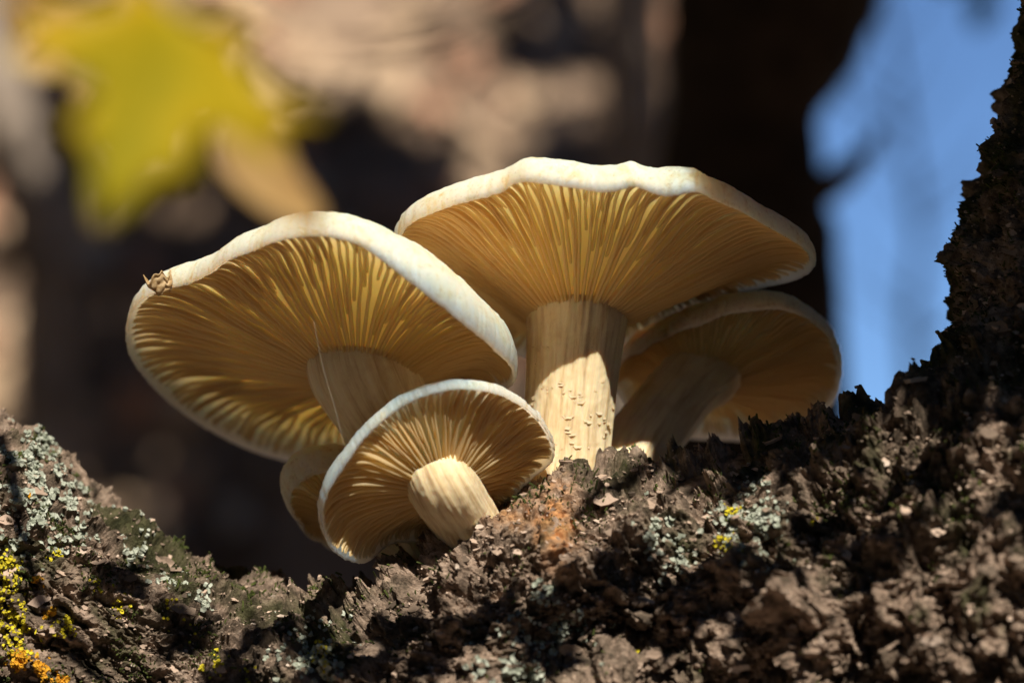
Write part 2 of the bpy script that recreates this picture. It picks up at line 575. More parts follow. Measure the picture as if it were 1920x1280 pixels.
def chips(idx, size, thick, tilt, k=6, lift=1.0, curl=0.0, aspect=1.0, align=None):
    """irregular slabs on bark vertices: V (n, 2k+1.., 3), triangles"""
    n = len(idx)
    P, Nn = BV[idx], BN[idx] / np.linalg.norm(BN[idx], axis=1)[:, None]
    rnd = rng.normal(size=(n, 3))
    Nn = Nn + rnd * tilt
    Nn /= np.linalg.norm(Nn, axis=1)[:, None]
    ref = rng.normal(size=(n, 3)) if align is None else np.tile(np.asarray(align, float), (n, 1)) + rng.normal(size=(n, 3)) * 0.25
    A = np.cross(Nn, ref)
    A /= np.linalg.norm(A, axis=1)[:, None]
    B = np.cross(Nn, A)
    ang = np.linspace(0, 2 * np.pi, k, endpoint=False)[None, :] + rng.uniform(-0.3, 0.3, (n, k))
    rad = size[:, None] * rng.uniform(0.55, 1.15, (n, k))
    u, v = np.cos(ang) * rad, np.sin(ang) * rad * aspect
    ring = P[:, None, :] + A[:, None, :] * u[..., None] + B[:, None, :] * v[..., None]
    th = thick[:, None]
    up = Nn[:, None, :]
    top = ring + up * (th * lift + curl * rad * rng.uniform(0.2, 1, (n, k)))[..., None]
    bot = ring * 0.85 + 0.15 * P[:, None, :] - up * (th * 0.8)[..., None]
    mid = (P + Nn * thick[:, None] * (lift + 0.25))[:, None, :]
    V = np.concatenate([top, bot, mid], 1)
    T = []
    for i in range(k):
        j = (i + 1) % k
        T += [(i, j, 2 * k), (i, k + i, k + j), (i, k + j, j)]
    for i in range(1, k - 1):
        T.append((k, k + i + 1, k + i))
    return V, np.array(T)

def join(V, T):
    n, m = V.shape[:2]
    F = (T[None] + (np.arange(n) * m)[:, None, None]).reshape(-1, 3)
    return V.reshape(-1, 3), F

vx = BV[VIS, 0] + 960
# loose crumbs everywhere
pick = rng.choice(VIS, 11000)
sz = rng.gamma(1.7, 1.6, len(pick)) + 1.6
V, T = chips(pick, sz, sz * 0.25, 0.5, 5, 0.9, 0.15, 0.5, (0.1, 1, 0.1))
v, f = join(V, T)
cm = mesh_np('bark_crumbs', wl(v), f, False)
ca = cm.attributes.new('tone', 'FLOAT', 'POINT')
ca.data.foreach_set('value', np.repeat(rng.beta(2, 2.2, len(pick)), V.shape[1]).astype(np.float32))
tag(obj('bark_crumbs', cm, M_CHIP, fork), kind='stuff')
# larger flakes that can be told apart
w = np.where(vx > 620, 1.0, 0.6)
pick = rng.choice(VIS, 250, p=w / w.sum())
sz = rng.uniform(9, 26, len(pick))
V, T = chips(pick, sz, sz * 0.10, 0.22, 9, 1.2, 0.10, 0.5, (0.15, 1, 0.1))
for k in range(len(pick)):
    cm = mesh_np('bark_flake', wl(V[k]), T, False)
    ca = cm.attributes.new('tone', 'FLOAT', 'POINT')
    ca.data.foreach_set('value', np.full(V.shape[1], rng.uniform(0.15, 0.95), np.float32))
    obj('bark_flake', cm, M_CHIP, fork)

def lichen(name, mat, centres, n, spread, smin, smax, curl):
    """lobed crusts gathered round centres given in photo pixels"""
    d2 = np.full(len(VIS), 1e9)
    px, py = BV[VIS, 0] + 960, 640 - BV[VIS, 1]
    wgt = np.zeros(len(VIS))
    for (cx, cy, r) in centres:
        wgt += np.exp(-((px - cx) ** 2 + (py - cy) ** 2) / (2 * (r * spread) ** 2)) * (r ** 0.5)
    wgt *= np.clip(vnoise(BV[VIS] / 22, 91) + 0.25, 0, 1)
    wgt /= wgt.sum()
    pick = rng.choice(VIS, n, p=wgt)
    sz = rng.uniform(smin, smax, n)
    V, T = chips(pick, sz, np.full(n, 1.2), 0.45, 6, 2.0, curl)
    v, f = join(V, T)
    tag(obj(name, mesh_np(name, wl(v), f, False), mat, fork), kind='stuff')

lichen('grey_lichen', M_LICHEN, [(30, 890, 55), (90, 960, 60), (15, 770, 25), (70, 820, 35), (215, 930, 30), (250, 1020, 25), (320, 1095, 20), (600, 1210, 45), (1010, 1110, 30),
                                 (560, 990, 20), (1390, 960, 50), (1240, 1010, 40), (950, 1230, 50), (1060, 1160, 40), (390, 1120, 20)], 2600, 0.62, 3.5, 8, 0.6)
lichen('yellow_lichen', M_YELLOW, [(40, 1130, 60), (60, 1190, 50), (330, 1145, 25), (25, 1060, 40), (200, 1080, 20), (150, 1160, 30), (1360, 940, 18), (1345, 1000, 22), (1345, 1120, 12),
                                   (1175, 1190, 12), (610, 1200, 30), (480, 1260, 30), (120, 1040, 20), (380, 1180, 20), (90, 830, 14), (240, 1130, 20), (1500, 960, 10), (1660, 880, 12), (420, 1230, 25)], 750, 0.42, 2.2, 5, 0.5)
lichen('orange_lichen', M_ORANGE, [(60, 1225, 22), (85, 1240, 26), (110, 1135, 14), (60, 925, 8), (85, 1080, 12), (130, 1265, 20)], 330, 0.45, 2.5, 6, 0.5)
wl_ = np.clip(fbm(BV[VIS] / 70, 3, 97) + 0.1, 0, 1) * np.where(vx < 640, 1.0, np.where(BV[VIS, 1] > -330, 0.7, 0.12))
pick = rng.choice(VIS, 9000, p=wl_ / wl_.sum())
sz = rng.uniform(1.2, 2.6, len(pick))
V, T = chips(pick, sz, sz * rng.uniform(1.5, 4.0, len(pick)), 0.55, 3, 1.0)
v, f = join(V, T)
tag(obj('moss', mesh_np('moss', wl(v), f, False), M_MOSS, fork), kind='stuff')

# unseen leaves over the forked tree, added to dim the sky, open towards the sun
MAPLE = [(0, 0), (0.10, -0.02), (0.34, -0.10), (0.30, 0.06), (0.52, 0.20), (0.78, 0.22), (0.62, 0.36), (0.66, 0.50), (0.42, 0.46), (0.26, 0.52), (0.30, 0.72), (0.16, 0.80), (0, 1.08),
         (-0.16, 0.80), (-0.30, 0.72), (-0.26, 0.52), (-0.42, 0.46), (-0.66, 0.50), (-0.62, 0.36), (-0.78, 0.22), (-0.52, 0.20), (-0.30, 0.06), (-0.34, -0.10), (-0.10, -0.02)]
def shade_leaves(P, size, seed):
    r_ = np.random.default_rng(seed)
    o = np.array(MAPLE)
    c = np.array([[0, 0.4]])
    tpl = np.vstack([o, c])
    tpl = np.column_stack([tpl[:, 0], tpl[:, 1] - 0.4, 0.12 * np.abs(tpl[:, 0]) + 0.1 * (tpl[:, 1] - 0.4) ** 2])
    k = len(o)
    T = np.array([(i, (i + 1) % k, k) for i in range(k)])
    n = len(P)
    N = np.tile([0.05, -0.3, 0.9], (n, 1)) + r_.normal(size=(n, 3)) * 0.45
    N /= np.linalg.norm(N, axis=1)[:, None]
    A = np.cross(N, r_.normal(size=(n, 3)))
    A /= np.linalg.norm(A, axis=1)[:, None]
    B = np.cross(N, A)
    sz = r_.uniform(*size, n)[:, None, None]
    V = P[:, None] + (tpl[None, :, 0:1] * A[:, None] + tpl[None, :, 1:2] * B[:, None] + tpl[None, :, 2:3] * N[:, None]) * sz
    return join(V, T)

def in_frame(P, margin):
    """rough view-cone test in world space, so that the canopy stays above the picture"""
    D = P - cp
    dep = D @ FWD
    return (dep > 0) & (np.abs(D @ RIGHT) < dep * (0.18 + margin)) & (np.abs(D @ UP) < dep * (0.12 + margin))

def host_shade():
    n = 5200
    d = rng.normal(size=(n, 3))
    d /= np.linalg.norm(d, axis=1)[:, None]
    d[:, 2] = np.abs(d[:, 2])
    r = rng.uniform(0.95, 1.7, n)
    P = ORG + d * r[:, None]
    rel = P - ORG
    perp = np.linalg.norm(rel - (rel @ SUNW)[:, None] * SUNW, axis=1)
    ok = (perp > 0.46) & ~in_frame(P, 0.10) & (np.linalg.norm(P - cp, axis=1) > 0.45) & (P[:, 2] > 1.55)
    v, f = shade_leaves(P[ok], (0.10, 0.16), 5)
    tag(obj('shade_crown', mesh_np('shade_crown', v - TREE_BASE, f), M_GLEAF, tree), kind='stuff')
host_shade()


# unseen ring of foliage added to dim the sky light, open along the view
def shade_ring():
    n = 9000
    a = rng.uniform(0, 2 * np.pi, n)
    r = rng.uniform(5.0, 6.5, n)
    P = np.column_stack([np.cos(a) * r, np.sin(a) * r, rng.uniform(-0.1, 3.6, n)])
    ok = ~((P[:, 1] > 0) & (np.abs(P[:, 0]) < 0.75 * P[:, 1] + 0.4))
    v, f = shade_leaves(P[ok], (0.22, 0.40), 8)
    tag(obj('shade_ring', mesh_np('shade_ring', v, f), M_GLEAF), 'unseen ring of dark green undergrowth, added to cut the sky light', 'undergrowth', kind='stuff')
shade_ring()

# ------------------------------------------------------------------ mushrooms
def smooth_periodic(a, sig):
    n = len(a)
    k = np.arange(n)
    k = np.minimum(k, n - k)
    g = np.exp(-k ** 2 / (2 * sig ** 2))
    g /= g.sum()
    return np.real(np.fft.ifft(np.fft.fft(a) * np.fft.fft(g)))

def ray_plane(px, py, n, Q):
    o = np.array([0, 0, DIST])
    d = np.array([px - 960, 640 - py, -DIST])
    return o + d * (n.dot(Q - o) / n.dot(d))

def mushroom(name, label, n, Q, C_px, rim, d, r0, H, stem, stem_r, n_full, n_half, n_short, gd=38, kexp=1.5, pexp=4.0,
             wob=1.0, roll=8, seed=0, sig=2.2):
    n = unit(n)
    C = ray_plane(*C_px, n, Q)
    e1 = unit(np.array([1.0, 0, 0]) - n * n[0])
    e2 = np.cross(n, e1)
    base = c2w(np.asarray(stem[0], float))
    root = empty(name, base)
    tag(root, label, 'mushroom', 'mushrooms growing in the fork of the tree')
    L = lambda P: c2w(P) - base
    hh = np.array([(r[2] if len(r) > 2 else 0.0) for r in rim])
    pts = np.array([ray_plane(r[0], r[1], n, Q + n * h_) - C for r, h_ in zip(rim, hh)])
    th = np.arctan2(pts @ e2, pts @ e1)
    R = np.hypot(pts @ e1, pts @ e2)
    o = np.argsort(th)
    th, R, hh = th[o], R[o], hh[o]
    tt = np.linspace(-np.pi, np.pi, 720, endpoint=False)
    thp = np.r_[th[-1] - 2 * np.pi, th, th[0] + 2 * np.pi]
    Rp, hp = np.r_[R[-1], R, R[0]], np.r_[hh[-1], hh, hh[0]]
    Rs = smooth_periodic(np.interp(tt, thp, Rp), sig * 2)
    hs = smooth_periodic(np.interp(tt, thp, hp), sig * 2)
    r_ = np.random.default_rng(seed + 100)
    phs = r_.uniform(0, 6.28, 4)
    def Rf(t): return np.interp(np.mod(t + np.pi, 2 * np.pi), np.r_[tt + np.pi, 2 * np.pi], np.r_[Rs, Rs[0]])
    def hf(t): return np.interp(np.mod(t + np.pi, 2 * np.pi), np.r_[tt + np.pi, 2 * np.pi], np.r_[hs, hs[0]])
    def wave(t, s):
        return wob * s ** 2 * (7 * np.sin(3 * t + phs[0]) + 4 * np.sin(7 * t + phs[1]) + 2.2 * np.sin(13 * t + phs[2])) * (1 - s ** 6 * 0.6)
    def zu(s):
        return -d * np.clip(1 - s, 0, 1) ** kexp + roll * np.sin(np.pi * np.clip(s, 0, 1) ** 3)
    def ztopf(s):
        return H * math.sqrt(max(0.0, 1 - s ** pexp)) - max(0.0, 1 - s / 0.78) ** 1.5 * (H + d - 75 * r0 / 92) * 0.9
    def gdepth(s):
        return gd * np.clip((1 - s) / 0.35, 0.0, 1) ** 0.5
    def P(t, r, z):
        return C + e1 * (np.cos(t) * r)[..., None] + e2 * (np.sin(t) * r)[..., None] + n * z[..., None]
    def edge(t, s):
        return P(t, r0 + (Rf(t) - r0) * s, zu(s) + hf(t) * s ** 3 + wave(t, s))
    # --- cap flesh: top dome, rounded margin, underside above the gills
    NT = 480
    t = np.linspace(-np.pi, np.pi, NT, endpoint=False)
    st = np.r_[0.02, 0.12, 0.25, 0.38, 0.5, 0.6, 0.68, 0.75, 0.81, 0.86, 0.90, 0.93, 0.955, 0.972, 0.985, 0.994, 0.999]
    sl = np.r_[1.0, 0.985, np.linspace(0.972, 0.80, 22), np.linspace(0.78, 0.02, 24)]
    rows = []
    fr = 1.2 * r_.normal(size=NT)
    for s in st:
        sa = np.full(NT, s)
        z = ztopf(s)
        q = P(t, Rf(t) * s + 9 * np.sqrt(np.maximum(0, 1 - ((s - 0.93) / 0.07) ** 2)) * (s > 0.86) + fr * (s > 0.96), z + hf(t) * s ** 3 + wave(t, sa))
        nz = fbm(q / 26, 3, seed + 3) * 2.2 + fbm(q / 7, 2, seed + 5) * 0.9
        q = q + n * (nz * (0.3 + 0.7 * (s < 0.98)))[:, None]
        rows.append(q)
    ntop = len(rows)
    for s in sl:
        sa = np.full(NT, s)
        z = zu(sa) + gdepth(sa) + hf(t) * s ** 3 + wave(t, sa)
        if s > 0.96:
            z = z - 3.0
        ztop = ztopf(s) + hf(t) * s ** 3 + wave(t, sa)
        z = np.minimum(z, ztop - 2)
        q = P(t, r0 + (Rf(t) - r0) * s + fr * (s > 0.96) * 0.8, z)
        rows.append(q)
    V = np.vstack(rows)
    nr = len(rows)
    i = np.arange(nr - 1)[:, None] * NT
    j = np.arange(NT)[None]
    j2 = (j + 1) % NT
    F = np.stack([i + j, i + j2, i + NT + j2, i + NT + j], -1).reshape(-1, 4)
    V = np.vstack([V, rows[0].mean(0), rows[-1].mean(0)])
    a, b = np.arange(NT), (np.arange(NT) + 1) % NT
    tris = np.vstack([np.column_stack([b, a, np.full(NT, nr * NT), np.full(NT, nr * NT)]),
                      np.column_stack([(nr - 1) * NT + a, (nr - 1) * NT + b, np.full(NT, nr * NT + 1), np.full(NT, nr * NT + 1)])])
    F = np.vstack([F, tris])
    F = F[:, ::-1].copy()
    tri = F[:, 0] == F[:, 1]
    q4 = F[~tri]
    T3 = np.vstack([q4[:, [0, 1, 2]], q4[:, [0, 2, 3]], F[tri][:, 1:4]])
    me = mesh_np('cap', L(V), T3)
    lim = (ntop + 1) * NT
    flesh = (T3.min(1) >= lim - NT) & (T3.min(1) < nr * NT)
    cap = obj('cap', me, [M_TOP, M_FLESH], root)
    me.polygons.foreach_set('material_index', flesh.astype(np.int32))
    # --- gills, each its own blade
    def blade(t0, s0, s1, ns, seedk):
        s = np.linspace(0, 1, ns)
        s = s0 + (s1 - s0) * (s * 0.6 + 0.4 * (1 - (1 - s) ** 2))
        wv = 0.020 * wob * np.sin(5.1 * s + phs[3] + 2.0 * t0) + 0.010 * np.sin(9 * s + seedk * 2.4) + 0.005 * np.sin(23 * s + seedk)
        ta = t0 + wv * s
        E = edge(ta, s)
        dep = gdepth(s) + 2.5
        if s0 > 0.02:
            dep = dep * np.clip((s - s0) / 0.16, 0.0, 1) ** 0.7 * 0.93
            E = E + n[None] * (gdepth(s) + 2.5 - dep)[:, None]
        E = E + n[None] * (1.6 * math.sin(seedk * 7.7) + 0.8 * np.sin(14 * s + seedk * 3))[:, None]
        Rt = E + n[None] * np.maximum(dep, 1.0)[:, None]
        tan = -np.sin(ta)[:, None] * e1 + np.cos(ta)[:, None] * e2
        rr = (r0 + (Rf(ta) - r0) * s)
        cnt = n_full + n_half * np.clip((s - 0.12) / 0.40, 0, 1) + n_short * np.clip((s - 0.45) / 0.40, 0, 1)
        pitch = 2 * np.pi * rr / cnt
        we = np.minimum(3.2, pitch * 0.26)[:, None]
        wr = np.minimum(4.2, pitch * 0.34)[:, None]
        Mi = E * 0.8 + Rt * 0.2
        V = np.stack([Rt - tan * wr, Mi - tan * (we * 1.2), E - tan * we * 0.55, E + tan * we * 0.55, Mi + tan * (we * 1.2), Rt + tan * wr], 1).reshape(-1, 3)
        Fq = []
        for k in range(ns - 1):
            a0, b0 = k * 6, (k + 1) * 6
            for c in range(5):
                Fq.append((a0 + c, a0 + c + 1, b0 + c + 1, b0 + c))
        for a0, rev in ((0, 1), ((ns - 1) * 6, 0)):
            f1, f2 = (a0, a0 + 1, a0 + 4, a0 + 5), (a0 + 1, a0 + 2, a0 + 3, a0 + 4)
            Fq += [f1[::-1], f2[::-1]] if not rev else [f1, f2]
        obj('gill', mesh_np('gill', L(V), np.array(Fq)), M_GILL, cap)
    jit = r_.uniform(-0.22, 0.22, 2000)
    k = 0
    for q in range(n_full):
        blade((q + jit[k]) * 2 * np.pi / n_full, -0.03, 0.968, 20, k + seed); k += 1
    for q in range(n_half):
        blade((q + 0.5 + jit[k]) * 2 * np.pi / n_half, 0.10 + 1.05 * (jit[k + 7] + 0.22), 0.970, 14, k + seed); k += 1
    for q in range(n_short):
        blade((q + 0.25 + jit[k]) * 2 * np.pi / n_short, 0.42 + 1.0 * (jit[k + 3] + 0.22), 0.972, 9, k + seed); k += 1
    # --- stem
    top = C - n * (d * 0.70)
    stem = [np.array(p, float) for p in stem]
    span = [p[1] for p in stem] + [top[1]]
    z0 = stem[0][2]
    for p in stem:                                   # an even lean from base to cap, no kinks
        f = (p[1] - span[0]) / (span[-1] - span[0])
        z = z0 + (top[2] - z0) * f
        p[:2] *= (DIST - z) / (DIST - p[2])
        p[2] = z
    spts = stem + [top, top + unit(unit(top - stem[-1]) + n) * (30 + d * 0.3)]
    def sd(Pp, tt_, an):
        x = np.column_stack([np.cos(an) * 5.5, np.sin(an) * 5.5, tt_ * 1.6])
        y = np.column_stack([np.cos(an) * 13, np.sin(an) * 13, tt_ * 2.6])
        return fbm(x, 2, seed + 9) * r0 * 0.022 + fbm(y, 3, seed + 12) * r0 * 0.016 + fbm(Pp / 9, 2, seed + 15) * 0.5
    V, F = tube(spts, list(stem_r) + [r0 * 1.05, r0 * 0.9], 150, 144, sd)
    sme = quads_to_mesh('stem', L(V), F)
    ln = np.linalg.norm(np.diff(np.array(spts), axis=0), axis=1).sum()
    tv, av = np.repeat(np.linspace(0, 1, 150), 144), np.tile(np.linspace(0, 2 * np.pi, 144, endpoint=False), 150)
    fib = np.column_stack([np.cos(av) * r0, np.sin(av) * r0, tv * ln * 0.13]) * S
    fib = np.vstack([fib, fib[:1], fib[-1:]])
    fa = sme.attributes.new('fibre', 'FLOAT_VECTOR', 'POINT')
    fa.data.foreach_set('vector', fib.astype(np.float32).ravel())
    so = obj('stem', sme, M_STEM, root)
    return dict(root=root, cap=cap, stem=so, L=L, spts=spts, sr=list(stem_r) + [r0, r0 * 1.1], C=C, n=n, e1=e1, e2=e2, edge=edge)

# largest, upright
mA = mushroom('mushroom', 'largest cream mushroom with a wavy flat cap on a thick upright shaggy stem',
    (0.03, 0.915, -0.378), at(1135, 505, -120), (1085, 503),
    [(737, 462), (752, 432), (790, 402), (850, 380), (905, 369), (945, 358, 4), (962, 343, 10), (985, 340, 0), (1020, 346, -8), (1060, 351, -12), (1130, 360, -12), (1170, 355, -4), (1192, 345, 12), (1208, 358, -4),
     (1232, 366, -12), (1262, 371, -14), (1292, 361, -6), (1312, 358, 6), (1335, 372), (1370, 386), (1430, 414), (1490, 448), (1522, 472), (1530, 492), (1515, 512), (1480, 527), (1430, 538), (1340, 567), (1250, 602), (1180, 638),
     (1080, 668), (985, 670), (930, 640), (880, 585), (825, 532), (775, 496)],
    112, 92, 104, [at(1058, 905, -75), at(1062, 840, -80), at(1070, 740, -92), at(1077, 650, -108)], [92, 86, 87, 92], 80, 80, 126, gd=13, roll=20, seed=1, sig=1.5)
# broad one to the left
mB = mushroom('mushroom', 'broad cream mushroom with a curled dead leaf scrap on its cap edge',
    (0.10, 0.89, -0.44), at(600, 650, -110), (685, 632),
    [(238, 622), (243, 590), (268, 556), (310, 540), (355, 530), (395, 508), (425, 488), (470, 476), (520, 452), (570, 444), (630, 444), (680, 458, -12), (722, 490, -40), (760, 522, -72),
     (810, 560, -100), (870, 605, -112), (930, 655, -105), (962, 700, -85), (958, 722, -55), (900, 740, -20), (840, 790), (760, 850), (660, 880), (540, 862), (470, 843), (400, 812), (330, 766), (275, 712), (245, 665)],
    85, 98, 112, [at(835, 1040, -110), at(800, 960, -100), at(752, 860, -90), at(722, 780, -95)], [60, 72, 84, 90], 76, 76, 130, gd=12, roll=16, seed=2)
# small one in front
mC = mushroom('mushroom', 'small cream mushroom leaning low against the sunlit bark, short stem with a pit',
    (-0.27, 0.685, -0.675), at(830, 885, 110), (822, 888),
    [(604, 955, -66), (616, 918, -54), (643, 878, -32), (655, 862, -26), (672, 835, -4), (690, 815, 8), (706, 798, 14), (745, 768, 24), (800, 740, 20), (860, 726, 8), (915, 732), (965, 752), (1005, 783), (1030, 818), (1041, 850), (1035, 868), (1010, 884),
     (985, 905), (955, 940), (900, 1000), (840, 1015), (780, 1016), (735, 1016), (712, 1030, -12), (695, 1050, -28), (672, 1055, -44), (645, 1045, -56), (622, 1028, -60), (608, 1000, -62)],
    34, 62, 64, [at(915, 1050, -45), at(885, 1000, 20), at(860, 955, 60)], [66, 65, 63], 60, 60, 60, gd=17, kexp=1.4, wob=0.6, roll=9, seed=3)
# shaded one behind on the right
mD = mushroom('mushroom', 'shaded mushroom on a slanting stem, half hidden under the largest cap',
    (0.12, 0.84, -0.52), at(1370, 690, -400), (1325, 662),
    [(1160, 690, -35), (1200, 660, -45), (1250, 632, -50), (1320, 606, -45), (1400, 586, -35), (1460, 580, -25), (1510, 592, -15), (1548, 622, -8), (1572, 668), (1574, 715), (1560, 760), (1500, 810), (1410, 825), (1300, 820),
     (1210, 790), (1165, 740)],
    60, 72, 70, [at(1165, 905, -150), at(1195, 845, -180), at(1245, 775, -240), at(1290, 722, -310)], [74, 72, 70, 70], 76, 76, 100, gd=9, roll=12, seed=4)
# tiny one tucked behind the small one
mE = mushroom('mushroom', 'small yellowish mushroom cap peeping out behind the low leaning mushroom',
    (-0.42, 0.76, -0.50), at(640, 950, -185), (650, 950),
    [(543, 935), (552, 908), (585, 888), (640, 880), (700, 892), (735, 930), (730, 985), (690, 1025), (640, 1035), (603, 1014), (570, 985), (550, 962)],
    30, 34, 120, [at(800, 1070, -120), at(750, 1030, -130), at(700, 995, -160)], [36, 35, 34], 44, 44, 0, gd=8, pexp=2.6, wob=0.3, seed=5)

# ragged scales on the largest stem
def stem_scales(mm, n, y0, y1, size):
    L = mm['L']
    for k in range(n):
        f = rng.uniform(0, 1)
        a = rng.uniform(-1.25, 1.25)
        py = y0 + (y1 - y0) * f
        i = np.interp(py, [650, 740, 840, 905], [3, 2, 1, 0])
        p = mm['spts'][int(i)] * (1 - (i % 1)) + mm['spts'][min(int(i) + 1, 3)] * (i % 1)
        r = np.interp(i, [0, 1, 2, 3], mm['sr'][:4])
        nrm = np.array([math.sin(a), 0, math.cos(a)])
        tx = np.array([math.cos(a), 0, -math.sin(a)])
        c = p + nrm * (r - 0.5)
        s = rng.uniform(*size)
        up = np.array([0, 1.0, 0])
        wdt = s * rng.uniform(0.7, 2.0)
        rows = []
        for q in range(4):
            h = q / 3
            out = 0.5 + s * 0.38 * h ** 2
            wq = wdt * (1 - 0.55 * h) * rng.uniform(0.8, 1.15)
            o_ = c - up * s * (h - 0.3) + nrm * out
            rows += [o_ - tx * wq + up * rng.uniform(-1, 1), o_ + nrm * 0.5 + up * rng.uniform(-1, 1), o_ + tx * wq + up * rng.uniform(-1, 1)]
        rows = np.array(rows)
        V = np.vstack([rows, rows - nrm * 0.5])
        Fq = []
        for q in range(3):
            for c2 in range(2):
                a0 = q * 3 + c2
                Fq += [(a0, a0 + 1, a0 + 4, a0 + 3), (a0 + 15, a0 + 16, a0 + 13, a0 + 12)]
        Fq += [(9, 10, 22, 21), (10, 11, 23, 22)]
        obj('scale', mesh_np('scale', L(V), np.array(Fq)), M_SCALE, mm['stem'])
stem_scales(mA, 54, 705, 850, (3, 7))
stem_scales(mA, 16, 610, 720, (2, 4))

# ------------------------------------------------------------------ leaves
def leaf_mesh(name, outline, thick, bend=0.15, fold=0.1, twist=0.0, n_in=4, cols=None):
    """outline: closed list of (x, y) in units, petiole end at (0,0); a bent, thin, closed leaf with relief"""
    o = catmull(list(outline) + [outline[0]], len(outline) * 5)[:-1]
    o = np.column_stack([o, np.zeros(len(o))]) if o.shape[1] == 2 else o
    c = o.mean(0)
    k = len(o)
    rings = [c + (o - c) * f for f in np.linspace(1, 0.12, n_in + 1)]
    V = np.vstack(rings + [c[None]])
    L = np.abs(o[:, 1]).max()
    w = np.abs(o[:, 0]).max()
    z = bend * L * (V[:, 1] / L) ** 2 + fold * np.abs(V[:, 0]) + 0.03 * L * np.sin(V[:, 0] / w * 5 + V[:, 1] / L * 4) + twist * V[:, 0] * V[:, 1] / L
    V[:, 2] = z
    F = []
    for r in range(n_in):
        for i in range(k):
            j = (i + 1) % k
            F += [(r * k + i, r * k + j, (r + 1) * k + j), (r * k + i, (r + 1) * k + j, (r + 1) * k + i)]
    m = (n_in + 1) * k
    for i in range(k):
        F.append((n_in * k + i, n_in * k + (i + 1) % k, m))
    F = np.array(F)
    nv = len(V)
    V2 = V - np.array([0, 0, thick])
    side = []
    for i in range(k):
        j = (i + 1) % k
        side += [(i, nv + i, nv + j), (i, nv + j, j)]
    return np.vstack([V, V2]), np.vstack([F, F[:, ::-1] + nv, np.array(side)])

MAPLE = [(0, 0), (0.10, -0.02), (0.34, -0.10), (0.30, 0.06), (0.52, 0.20), (0.78, 0.22), (0.62, 0.36), (0.66, 0.50), (0.42, 0.46), (0.26, 0.52), (0.30, 0.72), (0.16, 0.80), (0, 1.08),
         (-0.16, 0.80), (-0.30, 0.72), (-0.26, 0.52), (-0.42, 0.46), (-0.66, 0.50), (-0.62, 0.36), (-0.78, 0.22), (-0.52, 0.20), (-0.30, 0.06), (-0.34, -0.10), (-0.10, -0.02)]
OVAL = [(0, 0), (0.16, 0.10), (0.30, 0.32), (0.30, 0.55), (0.18, 0.80), (0, 1.02), (-0.18, 0.80), (-0.30, 0.55), (-0.30, 0.32), (-0.16, 0.10)]

def frame(pos, ydir, zdir):
    y = unit(ydir)
    z = np.asarray(zdir, float)
    z = unit(z - y * z.dot(y))
    x = np.cross(y, z)
    return lambda V: np.asarray(pos) + V[:, 0:1] * x + V[:, 1:2] * y + V[:, 2:3] * z

# yellow maple leaf hanging in front of the left side, out of focus
def yellow_leaf():
    petiole_end = at(345, 25, 2600)
    base = c2w(petiole_end)
    root = empty('maple_leaf', base)
    tag(root, 'blurred yellow maple leaf with a brown tip hanging above the broad mushroom', 'leaf')
    o = [(x * 205, y * 205) for x, y in MAPLE]
    V, F = leaf_mesh('blade', o, 2.0, 0.15, 0.10, 0.15)
    fr = frame(petiole_end, (-0.35, -0.92, 0.05), (0.30, 0.40, 0.85))
    obj('blade', mesh_np('blade', c2w(fr(V)) - base, F), M_YLEAF, root)
    V, F = tube([petiole_end, petiole_end + [50, 0, 5], at(560, 85, 2600), at(860, 60, 2620), at(1160, -150, 2650)], [2.6, 2.2, 2.2, 2.6, 3], 40, 8)
    obj('petiole', quads_to_mesh('petiole', c2w(V) - base, F), M_TWIG, root)
    p2 = at(400, 215, 2150)
    b2 = c2w(p2)
    r2 = empty('dry_leaf', b2)
    tag(r2, 'blurred narrow tan dry leaf pointing down at the broad mushroom cap', 'leaf')
    o = [(x * 180, y * 180) for x, y in OVAL]
    V, F = leaf_mesh('blade', o, 2.0, 0.2, 0.2, 0.2)
    fr = frame(p2, (0.56, -0.80, -0.5), (0.4, 0.5, 0.75))
    obj('blade', mesh_np('blade', c2w(fr(V)) - b2, F), M_BLEAF, r2)
    V, F = tube([p2, p2 + [-20, 30, 8], at(345, 120, 2420), petiole_end], [3, 2.5, 2.5, 3], 20, 8)
    obj('petiole', quads_to_mesh('petiole', c2w(V) - b2, F), M_TWIG, r2)
yellow_leaf()


# curled scrap on the broad cap
def curl():
    p = at(304, 550, 62)
    base = c2w(p)
    V = []
    nu, nv_ = 34, 14
    for a in range(nu):
        for b in range(nv_):
            u, v = a / (nu - 1), b / (nv_ - 1)
            ang = -0.5 + 4.1 * u
            rag = 0.80 + 0.16 * math.sin(15 * u + 1) + 0.10 * math.sin(37 * u) + 0.30 * max(0.0, u - 0.8)
            r = (9 + 14 * v ** 0.7 + 3 * v * v) * (1 + 0.10 * math.sin(9 * u + 3 * v))
            V.append((r * math.cos(ang) + 4 * math.sin(4 * v + 1) + 1.6 * math.sin(23 * u + 9 * v), 40 * v * rag + 4 * math.sin(6 * u), r * 0.75 * math.sin(ang) + 2.0 * math.sin(17 * v + 5 * u)))
    V = np.array(V)
    i = np.arange(nu - 1)[:, None] * nv_
    j = np.arange(nv_ - 1)[None]
    F = np.stack([i + j, i + nv_ + j, i + nv_ + j + 1, i + j + 1], -1).reshape(-1, 4)
    me = mesh_np('leaf_scrap', V * S, F)
    o = obj('leaf_scrap', me, M_CURL, None, base)
    sol = o.modifiers.new('s', 'SOLIDIFY')
    sol.thickness = 1.4 * S
    o.rotation_euler = (math.pi / 2 + PITCH, -0.15, 0)
    # mesh is in (right, up, to camera): rotate like the camera
    tag(o, 'brown curled scrap of dead leaf stuck on the broad mushroom cap edge', 'leaf scrap')
curl()

